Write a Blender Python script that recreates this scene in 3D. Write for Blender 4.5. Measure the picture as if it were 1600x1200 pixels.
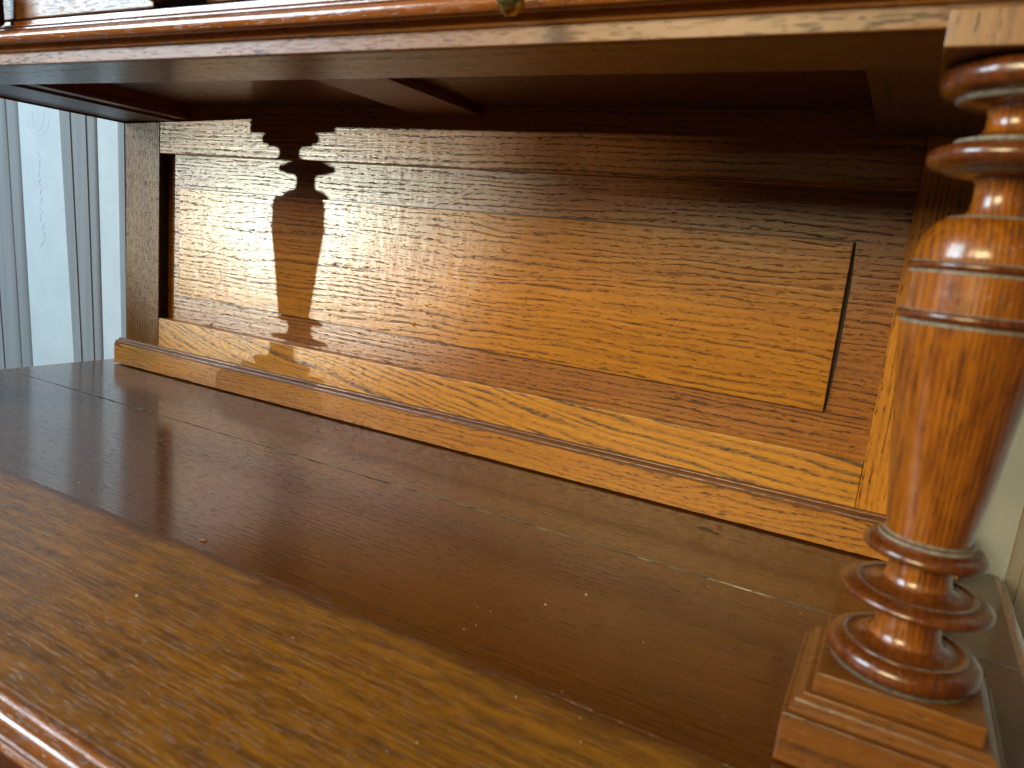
import bpy, bmesh, math, random
from mathutils import Matrix, Vector
random.seed(7)
scene = bpy.context.scene
for o in list(bpy.data.objects): bpy.data.objects.remove(o)

# ---------------------------------------------------------------- camera
cam_d = bpy.data.cameras.new("Camera"); cam = bpy.data.objects.new("Camera", cam_d)
scene.collection.objects.link(cam); scene.camera = cam
FW = Vector((-0.453606, 0.871045, -0.188471)); RT = Vector((0.873676, 0.476362, 0.098837)); UP = Vector((-0.175872, 0.119829, 0.977093))
M = Matrix.Identity(4)
for i in range(3):
    M[i][0] = RT[i]; M[i][1] = UP[i]; M[i][2] = -FW[i]
M.translation = Vector((1.1604, -0.7857, 0.2689))
cam.matrix_world = M
cam_d.sensor_width = 36; cam_d.lens = 1142.57 / 1600 * 36
cam_d.clip_start = .02; cam_d.clip_end = 100
cam_d.dof.use_dof = True; cam_d.dof.focus_distance = 1.02; cam_d.dof.aperture_fstop = 8.0
scene.render.resolution_x = 1024; scene.render.resolution_y = 768

# ---------------------------------------------------------------- world and lamps
w = bpy.data.worlds.new("World"); scene.world = w; w.use_nodes = True
bg = w.node_tree.nodes["Background"]; bg.inputs[0].default_value = (1.0, .93, .84, 1); bg.inputs[1].default_value = .045

def lamp(name, kind, loc, target, energy, color, **kw):
    l = bpy.data.lights.new(name, kind); l.energy = energy; l.color = color
    for k, v in kw.items(): setattr(l, k, v)
    o = bpy.data.objects.new(name, l); scene.collection.objects.link(o)
    o.location = loc
    o.rotation_euler = (Vector(target) - Vector(loc)).to_track_quat('-Z', 'Y').to_euler()
    return o
def polar(base, az, el, dist):      # az: degrees left of straight-in-front, el: degrees up
    a, e = math.radians(az), math.radians(el)
    return Vector(base) + dist * Vector((-math.sin(a) * math.cos(e), -math.cos(a) * math.cos(e), math.sin(e)))
# low glint of sun coming in through the window at the left
gl_t = Vector((.315, 0, .305))
lamp("sun_glint", 'SPOT', polar(gl_t, 44, -.9, 12), gl_t, 3500, (.82, 1, .92),
     shadow_soft_size=.045, spot_size=2 * math.atan(.290 / 12), spot_blend=.10)
lamp("sun_spill", 'SPOT', polar(gl_t, 44, -.9, 12) + Vector((0, 0, .001)), gl_t + Vector((.19, 0, .02)), 1500, (1, .84, .52),
     shadow_soft_size=.06, spot_size=2 * math.atan(.290 / 12), spot_blend=.12)
# added warm fill from the front, aimed at the right of the back
lamp("front_fill", 'AREA', polar((.95, -.3, .2), 13, 19, 2.5), (1.08, -.1, .12), 6.2, (1.0, .81, .44), shape='RECTANGLE', size=1.3, size_y=.7, spread=math.radians(50))
# the window itself: big, cool daylight
lamp("window_light", 'AREA', polar((.6, -.37, .3), 52, 23, 3.0), (.6, -.37, .3), 118, (.70, .89, 1.0), shape='RECTANGLE', size=1.3, size_y=1.4)
scene.view_settings.view_transform = 'Standard'; scene.view_settings.look = 'None'
scene.view_settings.exposure = 0; scene.view_settings.gamma = 1
scene.render.engine = 'CYCLES'
cy = scene.cycles; cy.max_bounces = 5; cy.diffuse_bounces = 3; cy.glossy_bounces = 3; cy.transmission_bounces = 0; cy.caustics_reflective = False; cy.caustics_refractive = False

# ---------------------------------------------------------------- node helpers
class T:
    def __init__(s, name):
        s.m = bpy.data.materials.new(name); s.m.use_nodes = True; s.t = s.m.node_tree; s.n = s.t.nodes; s.n.clear()
        s.out = s.n.new('ShaderNodeOutputMaterial'); s.b = s.n.new('ShaderNodeBsdfPrincipled')
        s.t.links.new(s.b.outputs[0], s.out.inputs[0])
    def link(s, a, i):
        if isinstance(a, (int, float)): i.default_value = a
        elif isinstance(a, tuple): i.default_value = a if len(a) == len(i.default_value) else tuple(a) + (1,)
        else: s.t.links.new(a, i)
    def math(s, op, a, b=0.0, c=0.0, clamp=False):
        n = s.n.new('ShaderNodeMath'); n.operation = op; n.use_clamp = clamp
        s.link(a, n.inputs[0]); s.link(b, n.inputs[1]); s.link(c, n.inputs[2]); return n.outputs[0]
    def vec(s, op, a, b=(0, 0, 0)):
        n = s.n.new('ShaderNodeVectorMath'); n.operation = op; s.link(a, n.inputs[0]); s.link(b, n.inputs[1]); return n.outputs[0]
    def comb(s, x, y, z):
        n = s.n.new('ShaderNodeCombineXYZ'); s.link(x, n.inputs[0]); s.link(y, n.inputs[1]); s.link(z, n.inputs[2]); return n.outputs[0]
    def sep(s, v):
        n = s.n.new('ShaderNodeSeparateXYZ'); s.link(v, n.inputs[0]); return n.outputs
    def noise(s, v, scale=1, detail=2, rough=.5, dist=0):
        n = s.n.new('ShaderNodeTexNoise'); s.link(v, n.inputs['Vector']); n.inputs['Scale'].default_value = scale
        n.inputs['Detail'].default_value = detail; n.inputs['Roughness'].default_value = rough; n.inputs['Distortion'].default_value = dist
        return n.outputs['Fac']
    def step(s, v, a, b, lo=0., hi=1.):
        n = s.n.new('ShaderNodeMapRange'); n.interpolation_type = 'SMOOTHSTEP'
        s.link(v, n.inputs[0])
        for k, q in zip((1, 2, 3, 4), (a, b, lo, hi)): s.link(q, n.inputs[k])
        return n.outputs[0]
    def mix(s, f, a, b, mode='MIX'):
        n = s.n.new('ShaderNodeMix'); n.data_type = 'RGBA'; n.blend_type = mode
        s.link(f, n.inputs[0]); s.link(a, n.inputs[6]); s.link(b, n.inputs[7]); return n.outputs[2]
    def bump(s, h, dist, strength=1.0, normal=None):
        n = s.n.new('ShaderNodeBump'); s.link(h, n.inputs['Height']); n.inputs['Distance'].default_value = dist; n.inputs['Strength'].default_value = strength
        if normal is not None: s.link(normal, n.inputs['Normal'])
        return n.outputs[0]
    def fin(s, col, rough, normal=None, coat=0., coat_r=.2, spec=.5):
        s.link(col, s.b.inputs['Base Color']); s.link(rough, s.b.inputs['Roughness'])
        if normal is not None: s.link(normal, s.b.inputs['Normal'])
        s.b.inputs['Coat Weight'].default_value = coat; s.b.inputs['Coat Roughness'].default_value = coat_r
        s.b.inputs['Specular IOR Level'].default_value = spec
        return s.m

def oak(name, axis, light, mid, dark, ring=.011, center=(.6, .5), taper=.05, wob=.012, pore=1.0, rough=.34, bump=1.0,
        ring_dark=.45, fleck=0.0, coat=.25, spec=.5, seed=0.0, wear=0.0, wear_col=(.2, .1, .03), ripple=1.0, patch=.35, grime=.0, slant=(0., 0.), pl=1.0, rowbump=False, pdark=.82, pf=1.0, fade=None):
    t = T(name)
    tc = t.n.new('ShaderNodeTexCoord').outputs['Object']
    oi = t.n.new('ShaderNodeObjectInfo').outputs['Random']
    p = t.sep(tc)
    if axis == 'X': u, v, q = p[0], p[1], p[2]
    elif axis == 'Y': u, v, q = p[1], p[0], p[2]
    else: u, v, q = p[2], p[0], p[1]
    off = t.math('MULTIPLY', oi, 3.7); off = t.math('ADD', off, seed)
    u = t.math('ADD', u, off)
    def sc(a, b, c): return t.comb(t.math('MULTIPLY', u, a), t.math('MULTIPLY', v, b), t.math('MULTIPLY', q, c))
    # growth rings round an off-board pith
    n1 = t.math('SUBTRACT', t.noise(sc(2.2, 7, 7), 1, 1), .5)
    n2 = t.math('SUBTRACT', t.noise(sc(11, 45, 45), 1, 1), .5)
    cv = t.math('ADD', v, t.math('MULTIPLY', u, taper)); cv = t.math('SUBTRACT', cv, center[0])
    cq = t.math('SUBTRACT', q, center[1])
    if slant[0] or slant[1]:
        cq = t.math('ADD', cq, t.math('ADD', t.math('MULTIPLY', p[0], slant[0]), t.math('MULTIPLY', t.math('MULTIPLY', p[0], p[0]), slant[1])))
    dd = t.math('SQRT', t.math('ADD', t.math('MULTIPLY', cv, cv), t.math('MULTIPLY', cq, cq)))
    dd = t.math('ADD', dd, t.math('MULTIPLY', n1, wob * 2)); dd = t.math('ADD', dd, t.math('MULTIPLY', n2, wob * .7))
    # uneven ring widths
    ph = t.math('ADD', t.math('DIVIDE', dd, ring), t.math('MULTIPLY', t.noise(t.comb(t.math('MULTIPLY', dd, 30), 0., 0.), 1, 1), 3.0))
    fr = t.math('FRACT', ph)
    early = t.math('MULTIPLY', t.step(fr, 0, .12), t.step(fr, .62, .18))
    # pores: dashes along the grain
    pn = t.noise(sc(85 * pl, 640 * pf, 640 * pf), 1, 2, .65)
    vis = t.step(t.noise(sc(5, 60, 60), 1, 2, .7), .36, .62)       # rings fade in and out
    early = t.math('MULTIPLY', early, t.math('ADD', .35, t.math('MULTIPLY', vis, .65)))
    thr = t.math('SUBTRACT', .635, t.math('MULTIPLY', early, .165))
    pores = t.step(pn, thr, t.math('ADD', thr, .09))
    pores = t.math('MULTIPLY', pores, pore, clamp=True)
    fib = t.noise(sc(7, 260, 260), 1, 2, .6)
    big = t.noise(sc(3, 9, 9), 1, 2, .6)
    col = t.mix(t.step(fib, .3, .7), mid, light)
    col = t.mix(t.math('MULTIPLY', t.step(big, .42, .68), patch), col, mid)
    col = t.mix(t.math('MULTIPLY', early, ring_dark), col, dark)
    cr = t.noise(sc(75, 130, 130), 1, 2, .6)                        # silky cross ripple
    col = t.mix(t.step(cr, .35, .7, 0., .42), col, light)
    if fleck:   # silvery ray flecks across the grain
        fl = t.step(t.noise(sc(150, 38, 38), 1, 2, .5, .4), .62, .72)
        col = t.mix(t.math('MULTIPLY', fl, fleck), col, light)
    dk = tuple(c * .33 for c in dark)
    col = t.mix(t.math('MULTIPLY', pores, pdark), col, dk)
    if wear:
        wn = t.noise(sc(20, 110, 110), 1, 5, .75, .3)
        col = t.mix(t.math('MULTIPLY', t.step(wn, .40, .66), wear), col, wear_col)
        wn2 = t.noise(sc(38, 190, 190), 1, 4, .75)
        col = t.mix(t.math('MULTIPLY', t.step(wn2, .56, .72), wear * .7), col, tuple(c * .4 for c in dark))
        wn3 = t.noise(sc(17, 31, 31), 1.3, 3, .6)
        col = t.mix(t.math('MULTIPLY', t.step(wn3, .63, .70), wear * .5), col, (.16, .035, .008))
    if fade:    # finish worn away gradually from the board's rear edge
        yy = t.math('ADD', p[1], t.math('MULTIPLY', t.math('SUBTRACT', t.noise(sc(22, 60, 60), 1, 3, .7), .5), .022))
        col = t.mix(t.step(yy, fade[0], fade[1]), col, fade[2])
    if grime:
        g = t.noise(sc(30, 60, 60), 1, 4, .7)
        col = t.mix(t.math('MULTIPLY', t.step(g, .55, .75), grime), col, (.05, .035, .02))
    # relief (one bump; pores, fibres and a slow ripple across the grain)
    h = t.math('MULTIPLY', pores if rowbump else t.step(pn, .55, .66), -.00020 * bump)
    rp = t.noise(sc(70, 24, 24), 1, 2, .6)
    h = t.math('ADD', h, t.math('MULTIPLY', fib, .00010 * bump))
    h = t.math('ADD', h, t.math('MULTIPLY', rp, .00060 * ripple))
    nb = t.bump(h, 1.0, 1.0)
    rr = t.math('ADD', rough - .05, t.math('MULTIPLY', big, .10))
    rr = t.math('ADD', rr, t.math('MULTIPLY', pores, .2))
    return t.fin(col, rr, nb, coat, max(.12, rough - .12), spec)

L = (.50, .205, .040); Mi = (.33, .115, .022); D = (.13, .042, .010)
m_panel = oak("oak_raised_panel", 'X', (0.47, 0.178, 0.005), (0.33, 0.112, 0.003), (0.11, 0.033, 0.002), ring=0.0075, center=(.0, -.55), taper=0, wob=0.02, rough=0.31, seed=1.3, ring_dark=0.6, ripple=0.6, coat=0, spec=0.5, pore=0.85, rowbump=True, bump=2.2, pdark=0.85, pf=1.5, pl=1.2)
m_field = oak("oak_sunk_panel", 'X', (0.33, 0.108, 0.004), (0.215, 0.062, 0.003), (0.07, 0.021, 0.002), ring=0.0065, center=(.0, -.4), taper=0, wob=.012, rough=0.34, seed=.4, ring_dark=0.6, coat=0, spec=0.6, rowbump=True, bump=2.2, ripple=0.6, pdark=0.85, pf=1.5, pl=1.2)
m_rail = oak("oak_rail", 'X', (0.4, 0.135, 0.008), (0.26, 0.078, 0.006), (0.1, 0.03, 0.005), ring=.007, center=(0, .9), taper=0, wob=.010, rough=0.31, seed=2.2, pore=1.0, coat=0, spec=0.5, rowbump=True, bump=2.2, ripple=0.6, pdark=0.85, ring_dark=0.6, pf=1.5, pl=1.2)
m_cath = oak("oak_flame_rail", 'X', (0.54, 0.225, 0.01), (0.42, 0.145, 0.007), (0.085, 0.034, 0.008), ring=0.0095, center=(.0, -.8), taper=.0, wob=0.02, rough=0.35, seed=.9, ring_dark=0.95, pore=.9, slant=(.30, -.12), pl=1.2, coat=0, spec=0.6, pdark=0.85, pf=1.5)
m_skirt = oak("oak_skirting", 'X', (0.44, 0.17, 0.014), (0.33, 0.11, 0.009), (0.115, 0.04, 0.007), ring=0.006, center=(.0, .06), taper=.0, wob=.03, rough=0.34, seed=3.1, ring_dark=0.55, coat=0, spec=0.5, pdark=0.85, pf=1.5, pl=1.2)
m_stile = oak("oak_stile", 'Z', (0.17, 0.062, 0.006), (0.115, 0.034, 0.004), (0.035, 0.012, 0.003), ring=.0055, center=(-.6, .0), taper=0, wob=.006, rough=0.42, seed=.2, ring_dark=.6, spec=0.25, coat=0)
m_stile_lit = oak("oak_stile_lit", 'Z', (0.6, 0.24, 0.02), (0.42, 0.14, 0.012), (0.1, 0.035, 0.007), ring=.0055, center=(-.6, .0), taper=0, wob=.006, rough=0.42, seed=.2, ring_dark=.6, spec=0.25, coat=0)  # lit copy of the stile oak, brightness put into the colour
m_bead = oak("oak_dark_bead", 'X', (.20, .075, .024), (.13, .046, .016), (.05, .02, .01), ring=.006, center=(0, .6), wob=.008, taper=0, rough=.30, seed=1.1)
m_top = oak("oak_top_dark", 'X', (0.115, 0.034, 0.004), (0.072, 0.02, 0.003), (0.026, 0.008, 0.002), ring=.006, center=(.9, 0), taper=0, wob=.008, rough=0.16, seed=.6, ring_dark=.5, pore=0.9, ripple=0.1, bump=0.35, coat=0.4, patch=.5, spec=0.5, pl=0.7, pf=1.2)
m_topb = oak("oak_top_back", 'X', (0.112, 0.036, 0.0045), (0.074, 0.023, 0.003), (0.032, 0.01, 0.0025), ring=.006, center=(.9, 0), taper=0, wob=.006, rough=0.16, seed=4.6, ring_dark=.4, pore=0.8, ripple=0.1, bump=0.35, coat=0.4, patch=.5, spec=0.5, pl=0.7, pf=1.2)
m_topf = oak("oak_top_worn", 'X', (0.34, 0.135, 0.011), (0.2, 0.073, 0.007), (0.055, 0.019, 0.004), ring=0.004, center=(.9, 0), taper=.01, wob=0.004, rough=0.33, seed=5.1, ring_dark=0.35, pore=0.5, wear=0.7, wear_col=(0.075, 0.03, 0.01), ripple=.6, coat=0, pl=0.5, fade=(-.418, -.405, (.085, .026, .0035)))
m_shelf = oak("oak_shelf_rail", 'X', (0.1, 0.032, 0.006), (0.064, 0.018, 0.004), (0.025, 0.008, 0.003), ring=.009, center=(.6, .1), taper=.02, wob=.012, rough=.33, seed=1.9, ring_dark=.5)  # darkened to carry the shade on the rail's underside
m_lit_front = oak("oak_lit_front", 'X', (0.2, 0.074, 0.013), (0.15, 0.048, 0.008), (0.06, 0.02, 0.005), ring=.009, center=(.6, .1), taper=.02, wob=.012, rough=0.42, seed=1.4, ring_dark=.35, spec=0.35)  # paler than the rail: direct light on the shelf front put into the colour
m_mould = oak("oak_moulding", 'X', (0.32, 0.105, 0.016), (0.21, 0.058, 0.01), (0.09, 0.026, 0.007), ring=.006, center=(.6, .2), taper=0, wob=.008, rough=0.16, seed=2.7, ring_dark=.3, pore=.7, coat=0.8)
m_edge = oak("oak_edge", 'X', (.30, .105, .020), (.20, .06, .012), (.08, .026, .008), ring=.006, center=(.6, .2), taper=0, wob=.008, rough=.2, seed=3.7, ring_dark=.3, pore=.7, ripple=.4, coat=.9, spec=.8)
m_side = oak("oak_side_grain", 'Y', (0.17, 0.046, 0.011), (0.1, 0.027, 0.007), (0.04, 0.013, 0.005), ring=.007, center=(.9, .2), taper=0, wob=.008, rough=.42, seed=.7)
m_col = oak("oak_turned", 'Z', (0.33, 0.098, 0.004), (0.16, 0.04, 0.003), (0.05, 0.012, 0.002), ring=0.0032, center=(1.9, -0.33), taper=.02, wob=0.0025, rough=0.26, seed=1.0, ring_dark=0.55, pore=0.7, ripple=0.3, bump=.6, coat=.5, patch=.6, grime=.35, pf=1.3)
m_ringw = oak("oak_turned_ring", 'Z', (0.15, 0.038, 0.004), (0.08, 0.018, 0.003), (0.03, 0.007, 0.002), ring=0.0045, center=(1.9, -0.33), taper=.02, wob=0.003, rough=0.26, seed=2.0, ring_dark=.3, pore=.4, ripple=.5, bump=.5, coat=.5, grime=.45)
m_block = oak("oak_block", 'X', (0.2, 0.066, 0.006), (0.12, 0.036, 0.004), (0.04, 0.012, 0.003), ring=.006, center=(.6, .3), taper=0, wob=.006, rough=.33, seed=2.4, ring_dark=0.55, pore=0.9, ripple=.6, pf=1.4)
m_blockv = oak("oak_block_upright", 'Z', (0.27, 0.115, 0.028), (0.19, 0.072, 0.016), (0.07, 0.026, 0.009), ring=.007, center=(.9, -.6), taper=.1, wob=.008, rough=.38, seed=3.4, ring_dark=.6)

def plain(name, col, rough, var=.3, scale=60, metal=0, bump=.0):
    t = T(name); tc = t.n.new('ShaderNodeTexCoord').outputs['Object']
    n = t.noise(tc, scale, 4, .6)
    c = t.mix(t.step(n, .3, .7), tuple(x * (1 - var) for x in col), col)
    t.b.inputs['Metallic'].default_value = metal
    return t.fin(c, rough, t.bump(n, .0004, bump) if bump else None)
m_dust = plain("dusty_wax", (.24, .21, .16), .75, .55, 300, bump=.5)
m_black = plain("near_black", (.014, .009, .006), .7, .4, 200)  # nail hole, edge strip, and painted shade on the left stile
m_putty = plain("pale_joint_dust", (.30, .25, .18), .8, .8, 55)
m_brass = plain("aged_brass", (.62, .48, .14), .28, .5, 300, metal=1)
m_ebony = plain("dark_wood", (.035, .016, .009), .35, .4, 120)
m_inside = plain("shaded_inside", (.020, .011, .007), .6, .5, 40)  # cavity shade under the shelf put into the board colour
m_inside2 = oak("oak_dark_side", 'Y', (.075, .026, .009), (.05, .016, .006), (.025, .009, .004), ring=.007, center=(.9, .2), taper=0, wob=.008, rough=.45, seed=.7)  # side rails darkened in colour for the shade under the shelf
m_scr = plain("scratch", (.62, .34, .11), .5, .2, 200)
m_stain = plain("ink_stain", (.022, .015, .010), .35, .4, 200)
m_white = plain("crumb_white", (.7, .62, .5), .8, .3, 900)
m_crumb = plain("crumb_brown", (.38, .17, .07), .8, .4, 900)

# ---------------------------------------------------------------- mesh helpers
col_ = scene.collection
def link(name, me, mat, parent=None, smooth=None):
    o = bpy.data.objects.new(name, me); col_.objects.link(o)
    for m in (mat if isinstance(mat, (list, tuple)) else [mat]): me.materials.append(m)
    if smooth is not None:
        for p in me.polygons: p.use_smooth = True
        me.set_sharp_from_angle(angle=math.radians(smooth))
    if parent: o.parent = parent
    return o
def mesh_of(bm, name):
    bmesh.ops.recalc_face_normals(bm, faces=bm.faces)
    me = bpy.data.meshes.new(name); bm.to_mesh(me); bm.free(); return me
def box(name, x0, x1, y0, y1, z0, z1, mat, parent=None, bev=.0012, seg=2):
    bm = bmesh.new(); bmesh.ops.create_cube(bm, size=1)
    for v in bm.verts: v.co = Vector(((x0 + x1) / 2 + v.co.x * (x1 - x0), (y0 + y1) / 2 + v.co.y * (y1 - y0), (z0 + z1) / 2 + v.co.z * (z1 - z0)))
    if bev: bmesh.ops.bevel(bm, geom=bm.edges[:], offset=bev, segments=seg, affect='EDGES', profile=.5)
    return link(name, mesh_of(bm, name), mat, parent)
def prism_x(name, prof, x0, x1, mat, parent=None, angle=35, n=1, jit=0):
    bm = bmesh.new(); rows = []
    for i in range(n + 1):
        x = x0 + (x1 - x0) * i / n
        rows.append([bm.verts.new((x, y + 0, z + random.uniform(-jit, jit))) for y, z in prof])
    k = len(prof)
    for i in range(n):
        for j in range(k): bm.faces.new((rows[i][j], rows[i][(j + 1) % k], rows[i + 1][(j + 1) % k], rows[i + 1][j]))
    bm.faces.new(rows[0]); bm.faces.new(rows[-1][::-1])
    return link(name, mesh_of(bm, name), mat, parent, angle)
def sweep(name, path, prof, mat, parent=None, angle=35):
    # path: XY points, profile: (outward offset, z); outward is to the left of travel
    bm = bmesh.new(); rows = []; P = [Vector(p) for p in path]
    for i, p in enumerate(P):
        d1 = (p - P[i - 1]).normalized() if i else (P[1] - p).normalized()
        d2 = (P[i + 1] - p).normalized() if i < len(P) - 1 else d1
        n1 = Vector((-d1.y, d1.x)); n2 = Vector((-d2.y, d2.x)); b = (n1 + n2).normalized(); b /= max(.2, b.dot(n1))
        rows.append([bm.verts.new((p.x + b.x * o, p.y + b.y * o, z)) for o, z in prof])
    k = len(prof)
    for i in range(len(P) - 1):
        for j in range(k): bm.faces.new((rows[i][j], rows[i][(j + 1) % k], rows[i + 1][(j + 1) % k], rows[i + 1][j]))
    bm.faces.new(rows[0]); bm.faces.new(rows[-1][::-1])
    return link(name, mesh_of(bm, name), mat, parent, angle)
def arc(c0, c1, r0, r1, a0, a1, n):
    return [(c0 + r0 * math.cos(math.radians(a0 + (a1 - a0) * i / n)), c1 + r1 * math.sin(math.radians(a0 + (a1 - a0) * i / n))) for i in range(n + 1)]
def lathe(name, prof, cx, cy, mats, parent=None, n=72, angle=50):
    # prof: list of (r, z, material index of the span that follows)
    bm = bmesh.new(); rows = []
    for r, z, _ in prof:
        rows.append([bm.verts.new((cx + r * math.cos(2 * math.pi * k / n), cy + r * math.sin(2 * math.pi * k / n), z)) for k in range(n)])
    for i in range(len(prof) - 1):
        for k in range(n):
            f = bm.faces.new((rows[i][k], rows[i][(k + 1) % n], rows[i + 1][(k + 1) % n], rows[i + 1][k])); f.material_index = prof[i][2]
    bm.faces.new(rows[0][::-1]); bm.faces.new(rows[-1])
    return link(name, mesh_of(bm, name), mats, parent, angle)

# ---------------------------------------------------------------- setting: wall behind, with moulded pilaster bands
t = T("painted_wall"); tc = t.n.new('ShaderNodeTexCoord').outputs['Object']
n = t.noise(tc, 14, 5, .6); n2 = t.noise(tc, 2.2, 3, .6)
c = t.mix(t.step(n, .35, .7), (.55, .61, .64), (.61, .66, .685)); c = t.mix(t.math('MULTIPLY', t.step(n2, .5, .7), .25), c, (.44, .43, .38))
m_wall = t.fin(c, .7, t.bump(n, .0015, .4))
t = T("grey_pilaster"); tc = t.n.new('ShaderNodeTexCoord').outputs['Object']
s_ = t.sep(tc); vv = t.comb(t.math('MULTIPLY', s_[0], 60), 0., t.math('MULTIPLY', s_[2], 2.))
n = t.noise(vv, 1, 3, .6); n2 = t.noise(tc, 700, 1, .5)
c = t.mix(t.step(n, .3, .7), (.22, .225, .235), (.28, .285, .29)); c = t.mix(t.math('MULTIPLY', n2, .25), c, (.33, .335, .34))
m_pil = t.fin(c, .75)
m_pilg = m_pil
WY = .07
wall = box("wall", -3.2, 3.2, WY, WY + .1, -.9, 2.2, m_wall, None, 0)
wall["kind"] = "structure"; wall["label"] = "pale blue white wall with grey moulded pilaster bands behind the sideboard"
def band(name, x_top, x_bot, wtop, wbot, y_out, mat, z0=-.06, z1=.46, parent=wall):
    # leaning band standing y_out proud of the wall, rounded edges
    k = 1.45; x_bot = x_top + (x_bot - x_top) * k; wbot = wtop + (wbot - wtop) * k; z0 = z1 + (z0 - z1) * k     # carry the lean on down behind the top
    bm = bmesh.new(); rows = []
    for (z, x, wd) in ((z0, x_bot, wbot), (z1, x_top, wtop)):
        rows.append([bm.verts.new((x + a * wd, WY - b * y_out, z)) for a, b in ((0, 0), (.02, .7), (.08, 1), (.92, 1), (.98, .7), (1, 0))])
    for j in range(5): bm.faces.new((rows[0][j], rows[0][j + 1], rows[1][j + 1], rows[1][j]))
    bm.faces.new(rows[0]); bm.faces.new(rows[1][::-1])
    return link(name, mesh_of(bm, name), mat, parent, 50)
def pilaster(xt, xb, wt, wb):
    band("pilaster", xt, xb, wt, wb, .004, m_pil)
    band("fillet", xt + wt * .22, xb + wb * .22, wt * .14, wb * .14, .0062, m_pil)
    band("fillet", xt + wt * .55, xb + wb * .55, wt * .24, wb * .24, .0062, m_pil)
pilaster(-.600, -.560, .161, .152)
pilaster(-.302, -.262, .115, .093)
pilaster(-.125, -.112, .07, .06)
m_pil = plain("beige_band", (.42, .38, .31), .8, .12, 500)
pilaster(1.300, 1.294, .05, .05)
pilaster(1.45, 1.44, .1, .1)
# plaster scroll ornament on the panels
def tube(name, pts, r, mat, parent, seg=6):
    bm = bmesh.new(); rows = []
    for i, p in enumerate(pts):
        p = Vector(p); d = (Vector(pts[min(i + 1, len(pts) - 1)]) - Vector(pts[max(i - 1, 0)])).normalized()
        a = d.cross(Vector((0, 1, 0))).normalized(); b = a.cross(d)
        rows.append([bm.verts.new(p + a * r * math.cos(2 * math.pi * k / seg) + b * r * math.sin(2 * math.pi * k / seg)) for k in range(seg)])
    for i in range(len(rows) - 1):
        for k in range(seg): bm.faces.new((rows[i][k], rows[i][(k + 1) % seg], rows[i + 1][(k + 1) % seg], rows[i + 1][k]))
    bm.faces.new(rows[0]); bm.faces.new(rows[-1][::-1])
    return link(name, mesh_of(bm, name), mat, parent, 60)
tube("panel_scroll", [(-.37 + .036 * math.cos(a), WY + .0007, .412 + .03 * math.sin(a)) for a in [math.pi + i * math.pi / 14 for i in range(15)]], .0011, m_wall, wall)
tube("panel_scroll", [(-.37 + .02 * math.cos(a), WY + .0007, .425 + .034 * math.sin(a)) for a in [math.pi + i * math.pi / 14 for i in range(15)]], .0011, m_wall, wall)
tube("panel_scroll", [(-.18 + .05 * i / 10, WY + .0007, .40 - .04 * (i / 10) ** 1.6) for i in range(11)], .0011, m_wall, wall)
for i in range(11):
    z = .345 - i * .017; x = -.372 + .004 * math.sin(i * 1.7) + .001 * i
    tube("leaf_ornament", [(x - .006 * math.cos(i), WY + .0007, z + .006), (x, WY + .0007, z), (x + .007 * math.cos(i * 2.1), WY + .0007, z - .007)], .0014, m_wall, wall)

# ---------------------------------------------------------------- the sideboard
W = 1.2346
sb = bpy.data.objects.new("sideboard", None); col_.objects.link(sb); sb.location = (0, 0, 0)
sb["label"] = "antique golden oak sideboard with panelled back, turned columns and an upper drawer shelf"; sb["category"] = "sideboard"
def lab(o, s): o["label"] = s; return o

# --- top boards
TX0, TX1, TYF, TYB = -.0457, 1.2803, -.5855, .034
lab(box("top_board", TX0, TX1, -.168, TYB, -.026, 0, m_topb, sb, .0006), "dark brown rear board of the top with an ink stain")
lab(box("top_board", TX0, TX1, -.4044, -.1695, -.026, 0, m_top, sb, .0005), "dark red brown glossy middle board of the top")
lab(box("top_board", TX0, TX1, TYF, -.4046, -.026, -.0001, m_topf, sb, .0003), "lighter worn yellow brown front board of the top")
# dusty joint
bm = bmesh.new(); N = 120; a = []; b = []
for i in range(N + 1):
    x = TX0 + .002 + (TX1 - TX0 - .004) * i / N; wd = .0007 + .0011 * random.random() ** 2
    a.append(bm.verts.new((x, -.1688 - wd, -.0001 + .0006 * random.random()))); b.append(bm.verts.new((x, -.1688 + wd, -.0001 + .0006 * random.random())))
for i in range(N): bm.faces.new((a[i], a[i + 1], b[i + 1], b[i]))
lab(link("joint_filler", mesh_of(bm, "joint_filler"), m_putty, sb), "pale dust caught in the joint between two boards")
# moulded edge round the top
prof = [(-.002, -.0005), (.0040, -.0005), (.0044, -.0012), (.0044, -.0035)] + arc(.0044, -.0125, .0085, .0085, 85, -35, 9) + [(.0100, -.0185), (.0100, -.0200)] + arc(.0105, -.0228, .0034, .0026, 75, -75, 6) + [(.0080, -.0262), (-.002, -.0265)]
path = [(TX0, TYB), (TX0, TYF), (TX1, TYF), (TX1, TYB)]
lab(sweep("edge_moulding", path[::-1], prof, m_edge, sb), "rounded moulded edge of the top")
# case under the top
box("frieze", -.035, W + .035, -.578, .03, -.20, -.027, m_shelf, sb, .002)

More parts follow.
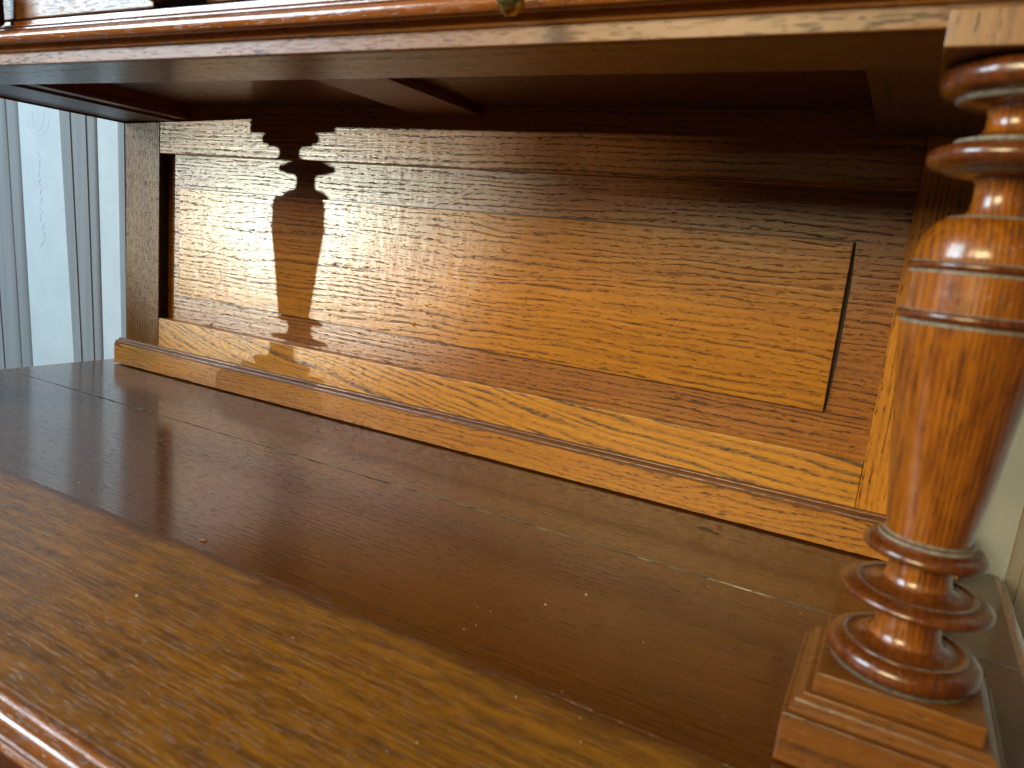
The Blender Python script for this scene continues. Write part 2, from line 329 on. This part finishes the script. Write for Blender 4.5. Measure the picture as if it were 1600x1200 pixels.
# --- panelled back
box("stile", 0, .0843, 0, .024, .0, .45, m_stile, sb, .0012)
box("stile", W - .0843, W, 0, .024, .0, .45, m_stile_lit, sb, .0012)
lab(box("rail", .0845, W - .0845, .0002, .024, .3525, .45, m_rail, sb, .0012), "upper rail of the panelled back")
lab(box("rail", .0845, W - .0845, .0002, .024, .0, .0903, m_cath, sb, .0012), "lower rail of the back with bold flame grain")
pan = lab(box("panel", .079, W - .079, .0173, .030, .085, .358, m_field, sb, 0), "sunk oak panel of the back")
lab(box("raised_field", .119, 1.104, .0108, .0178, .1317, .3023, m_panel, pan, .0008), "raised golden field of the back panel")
lab(box("edge_shade", .0843, .0849, .0015, .0172, .0905, .3523, m_black, sb, 0), "shade painted as a black strip on the inner edge of the left stile")  # black strip carries the shade on the stile's return face
bm = bmesh.new(); vs = [bm.verts.new(v) for v in ((1.1041, .0169, .1317), (1.1062, .0169, .135), (1.1082, .0169, .19), (1.1080, .0169, .26), (1.1058, .0169, .303), (1.1041, .0169, .303))]; bm.faces.new(vs)  # flat dark strip lying on the sunk panel, widest near mid height
lab(link("edge_strip", mesh_of(bm, "edge_strip"), m_black, pan), "dark flat strip along the right end of the raised field")
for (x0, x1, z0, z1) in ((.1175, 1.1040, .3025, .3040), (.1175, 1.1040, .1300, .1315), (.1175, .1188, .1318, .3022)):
    box("edge_strip", x0, x1, .0167, .0175, z0, z1, m_ebony, pan, 0)
# skirting with bead
lab(prism_x("skirting", [(.0, .0024), (-.0133, .0024), (-.0133, .0350), (-.0125, .0358), (0, .0358)], -.0119, W + .0119, m_skirt, sb, 35, 110, .00022), "flat oak skirting strip along the foot of the back")
lab(prism_x("bead", [(-.0002, .0358)] + [(-.0118, .0358)] + arc(-.0085, .0385, .0038, .0027, 215, 80, 7)[1:] + [(-.0065, .0418), (-.0055, .0418)] + arc(-.0035, .0424, .0024, .002, 190, 80, 5) + [(-.0002, .0444)], -.0105, W + .0105, m_bead, sb, 50, 60, .0001), "dark waxed bead moulding above the skirting")

# --- turned columns
def disc(rc, rm, z0, z1, zm, back=.6, n=9):
    "half-round disc edge: from (rc,z0) out to rm at zm and back to (rc,z1)"
    out = []
    for i in range(n + 1):
        a = -90 + 180 * i / n; ca = math.cos(math.radians(a)); sa = math.sin(math.radians(a))
        z = zm + (z1 - zm) * sa if sa > 0 else zm + (zm - z0) * sa
        out.append((rc + (rm - rc) * ca ** .8 if ca > 1e-6 else rc, z, 1))
    return out
def colprof():
    P = []
    def a(r, z, m=0): P.append((r, z, m))
    a(.0372, .0533, 2); a(.0378, .0542, 2)
    P.extend(disc(.0325, .0400, .0542, .0672, .0603))            # base torus
    a(.0325, .0676, 1); a(.0318, .0682, 2); a(.0306, .0682, 1); a(.0298, .0674, 1); a(.0262, .0676, 1); a(.0220, .0688, 1); a(.0190, .0710, 0)
    a(.0172, .0755, 0); a(.0166, .0830, 0); a(.0170, .0890, 0); a(.0182, .0925, 1)
    a(.0290, .0938, 1)
    P.extend(disc(.0310, .0392, .0940, .1010, .0968))            # middle disc
    a(.0312, .1014, 1); a(.0305, .1020, 2); a(.0293, .1020, 1); a(.0285, .1012, 1); a(.0240, .1018, 1); a(.0200, .1032, 1); a(.0174, .1055, 0)
    a(.0162, .1100, 0); a(.0162, .1170, 0); a(.0178, .1208, 1)
    P.extend(disc(.0260, .0314, .1215, .1285, .1240, n=7))       # upper disc
    a(.0258, .1302, 1); a(.0248, .1303, 2); a(.0240, .1318, 1); a(.0224, .1324, 2); a(.0213, .1335, 0)
    for r, z in ((.0222, .142), (.0238, .153), (.0256, .166), (.0270, .180), (.0284, .194), (.0300, .2085), (.0318, .221), (.0334, .2325), (.0346, .2425)): a(r, z)
    a(.0351, .2490, 2); a(.0352, .2508, 1); a(.0366, .2515, 1); a(.0374, .2530, 1); a(.0374, .2545, 1); a(.0364, .2560, 2); a(.0356, .2566, 0)
    a(.0355, .2600); a(.0351, .2680); a(.0350, .2755, 2); a(.0350, .2770, 1)
    a(.0360, .2778, 1); a(.0365, .2790, 1); a(.0364, .2802, 1); a(.0356, .2812, 2); a(.0349, .2818, 0)
    for r, z in ((.0347, .2850), (.0340, .2885), (.0328, .2925), (.0311, .2962), (.0288, .2996), (.0262, .3022), (.0240, .3034)): a(r, z)
    a(.0232, .3042, 2); a(.0215, .3050, 2); a(.0150, .3060, 0)
    a(.0132, .3090); a(.0126, .3150); a(.0128, .3215); a(.0150, .3250, 1)
    a(.0270, .3265, 2); a(.0280, .3275, 1)
    P.extend(disc(.0310, .0376, .3285, .3390, .3335))            # neck disc
    a(.0280, .3405, 2); a(.0268, .3412, 2); a(.0262, .3425, 1); a(.0200, .3440, 1); a(.0150, .3465, 0)
    a(.0136, .3500); a(.0138, .3555); a(.0160, .3590, 1); a(.0275, .3605, 2); a(.0292, .3620, 2); a(.0296, .3632, 1)
    P.extend(disc(.0325, .0380, .3640, .3775, .3705))            # top torus
    a(.0320, .3781)
    return P
PROF = colprof()
def column(cx, cy, txt):
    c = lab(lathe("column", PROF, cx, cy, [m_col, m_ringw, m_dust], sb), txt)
    box("lower_plinth", cx - .0539, cx + .0539, cy - .0539, cy + .0539, .0008, .0309, m_block, c, .0012)
    # ogee between the two blocks
    bm = bmesh.new(); rings = []
    for h, z in ((.0505, .0307), (.0510, .0322), (.0500, .0335), (.0492, .0342), (.0490, .0365), (.0480, .0385), (.0462, .0398), (.0448, .0404), (.0445, .0412), (.0425, .0414)):
        rings.append([bm.verts.new((cx + sx * h, cy + sy * h, z)) for sx, sy in ((-1, -1), (1, -1), (1, 1), (-1, 1))])
    for i in range(len(rings) - 1):
        for k in range(4): bm.faces.new((rings[i][k], rings[i][(k + 1) % 4], rings[i + 1][(k + 1) % 4], rings[i + 1][k]))
    bm.faces.new(rings[0][::-1]); bm.faces.new(rings[-1])
    link("plinth_moulding", mesh_of(bm, "plinth_moulding"), m_block, c, 30)
    box("upper_plinth", cx - .0411, cx + .0411, cy - .0411, cy + .0411, .0413, .0534, m_block, c, .0009)
    box("cap_block", cx - .0388, cx + .0388, cy - .0425, cy + .0388, .3782, .3955, m_blockv, c, .0008)
    return c
column(1.1927, -.3302, "turned vase-shaped column at the front right under the shelf")
column(W - 1.1927, -.3302, "turned vase-shaped column at the front left under the shelf")

# --- upper shelf
FY = -.3715
lab(box("shelf_rail", .0, W, FY + .003, -.297, .387, .412, m_shelf, sb, .0012), "front rail under the upper shelf")
lab(box("lit_face", .0, W, FY, FY + .0028, .3869, .412, m_lit_front, sb, .0008), "front strip of the shelf rail, direct light put into its colour")
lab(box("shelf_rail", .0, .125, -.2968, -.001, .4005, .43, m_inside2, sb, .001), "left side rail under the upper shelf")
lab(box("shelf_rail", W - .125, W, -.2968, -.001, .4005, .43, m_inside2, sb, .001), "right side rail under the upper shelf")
lab(box("bearer", .580, .676, -.2966, -.001, .414, .44, m_side, sb, .001), "reddish cross bearer under the shelf")
lab(box("cleat", .118, .152, -.2966, -.001, .4040, .425, m_side, sb, .001), "brown cleat along the left side under the shelf")
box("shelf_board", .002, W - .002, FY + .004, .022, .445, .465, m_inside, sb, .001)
lab(sweep("bead_moulding", [(W, .02), (W, FY), (0, FY), (0, .02)], [(-.001, .3962), (.0004, .3962), (.0004, .3970), (.0022, .3974), (.0030, .3984), (.0022, .3995), (.0004, .4000), (-.001, .4000)], m_lit_front, sb), "small bead running along the shelf front")
tor = [(-.001, .4002), (.0010, .4002), (.0030, .4018)] + arc(.0075, .4082, .0065, .0058, -110, 90, 12) + [(.0068, .4142), (.0060, .4146)] + arc(.0050, .4162, .0016, .0014, -80, 90, 5) + [(.0040, .4180)] + arc(.0032, .4195, .0016, .0013, -80, 90, 5) + [(.0024, .4212), (.0024, .4240), (-.001, .4242)]
lab(sweep("torus_moulding", [(W, .02), (W, FY), (0, FY), (0, .02)], tor, m_mould, sb), "thick rounded moulding along the shelf front")
box("drawer_case", .004, W - .004, FY + .012, .02, .4243, .62, m_shelf, sb, .001)
for x0, x1 in ((.02, .325), (.345, .585), (.648, 1.215)):
    dr = box("drawer_front", x0, x1, FY - .001, FY + .0125, .4262, .56, m_block, sb, .0012)
def lump(name, loc, s, mat, parent, seed):
    r = random.Random(seed); bm = bmesh.new(); bmesh.ops.create_icosphere(bm, subdivisions=3, radius=1)
    for v in bm.verts:
        k = 1 + .12 * math.sin(7 * v.co.x + seed) * math.cos(6 * v.co.z + v.co.y * 5)
        v.co = Vector((loc[0] + v.co.x * s[0] * k, loc[1] + v.co.y * s[1] * k, loc[2] + v.co.z * s[2] * k))
    return link(name, mesh_of(bm, name), mat, parent, 60)
ds = lab(box("drawer_divider", .588, .644, FY - .016, FY + .012, .4290, .56, m_ebony, sb, .002), "dark block between the drawers")
k = lab(lathe("drawer_pull", [(.003, .410, 0), (.0045, .420, 0), (.004, .45, 0)], .9360, -.407, [m_ebony], sb, 24), "dark stem of the brass pull")
lump("brass_pull", (.9400, -.410, .4002), (.0078, .0078, .0085), m_brass, k, 3)
k = lab(lathe("drawer_pull", [(.006, .4165, 0), (.010, .421, 0), (.009, .45, 0)], .378, FY - .016, [m_ebony], sb, 24), "dark turned pull at the left drawer")

# --- small marks on the wood
lab(lathe("nail_hole", [(.0020, 0, 0), (.0020, .001, 0)], 0, 0, [m_black], sb, 12), "small dark hole at the foot of the panel")
o = bpy.data.objects["nail_hole"]; o.rotation_euler = (math.radians(90), 0, 0); o.location = (.1908, .0174, .0935)
sc_pts = [(.987, .259), (.970, .239), (.955, .221), (.943, .203), (.934, .188), (.926, .173)]
lab(tube("scratch", [(x, .0108, z) for x, z in sc_pts], .00035, m_scr, pan, 4), "curved pale scratch across the raised field")
bm = bmesh.new()
for (cx, cy, r) in ((1.018, -.051, .0085), (1.030, -.055, .004)):
    vs = [bm.verts.new((cx + r * (1 + .25 * math.sin(3 * a + cx * 9)) * math.cos(a), cy + .6 * r * (1 + .2 * math.cos(2 * a)) * math.sin(a), .0003)) for a in [2 * math.pi * i / 24 for i in range(24)]]
    bm.faces.new(vs)
lab(link("ink_stain", mesh_of(bm, "ink_stain"), m_stain, sb), "dark spill mark on the rear board")

# --- loose crumbs and dust lying on the top
bm = bmesh.new()
def speck(x, y, r, flat=.6):
    g = bmesh.ops.create_icosphere(bm, subdivisions=1, radius=r)
    for v in g['verts']: v.co = Vector((x + v.co.x * random.uniform(.7, 1.5), y + v.co.y * random.uniform(.7, 1.3), max(.0001, r * .5 + v.co.z * flat)))
for x, y, r in ((.594, -.315, .0008), (.772, -.353, .0007), (.958, -.305, .0009), (.977, -.269, .0011), (.723, -.481, .0010), (.655, -.39, .0008)): speck(x, y, r)
for i in range(170): speck(random.uniform(.1, 1.25), random.uniform(-.55, -.02), random.uniform(.0002, .0005))
o = link("dust_specks", mesh_of(bm, "dust_specks"), m_white); o["kind"] = "stuff"; o["label"] = "tiny pale dust specks scattered over the dark top"; o["category"] = "dust"
bm = bmesh.new(); speck(.6805, -.3915, .0020); speck(.6785, -.3925, .0014); speck(.683, -.391, .0012)
o = link("crumb", mesh_of(bm, "crumb"), m_crumb); o["label"] = "small brown crumb lying on the glossy top near the worn board"; o["category"] = "crumb"
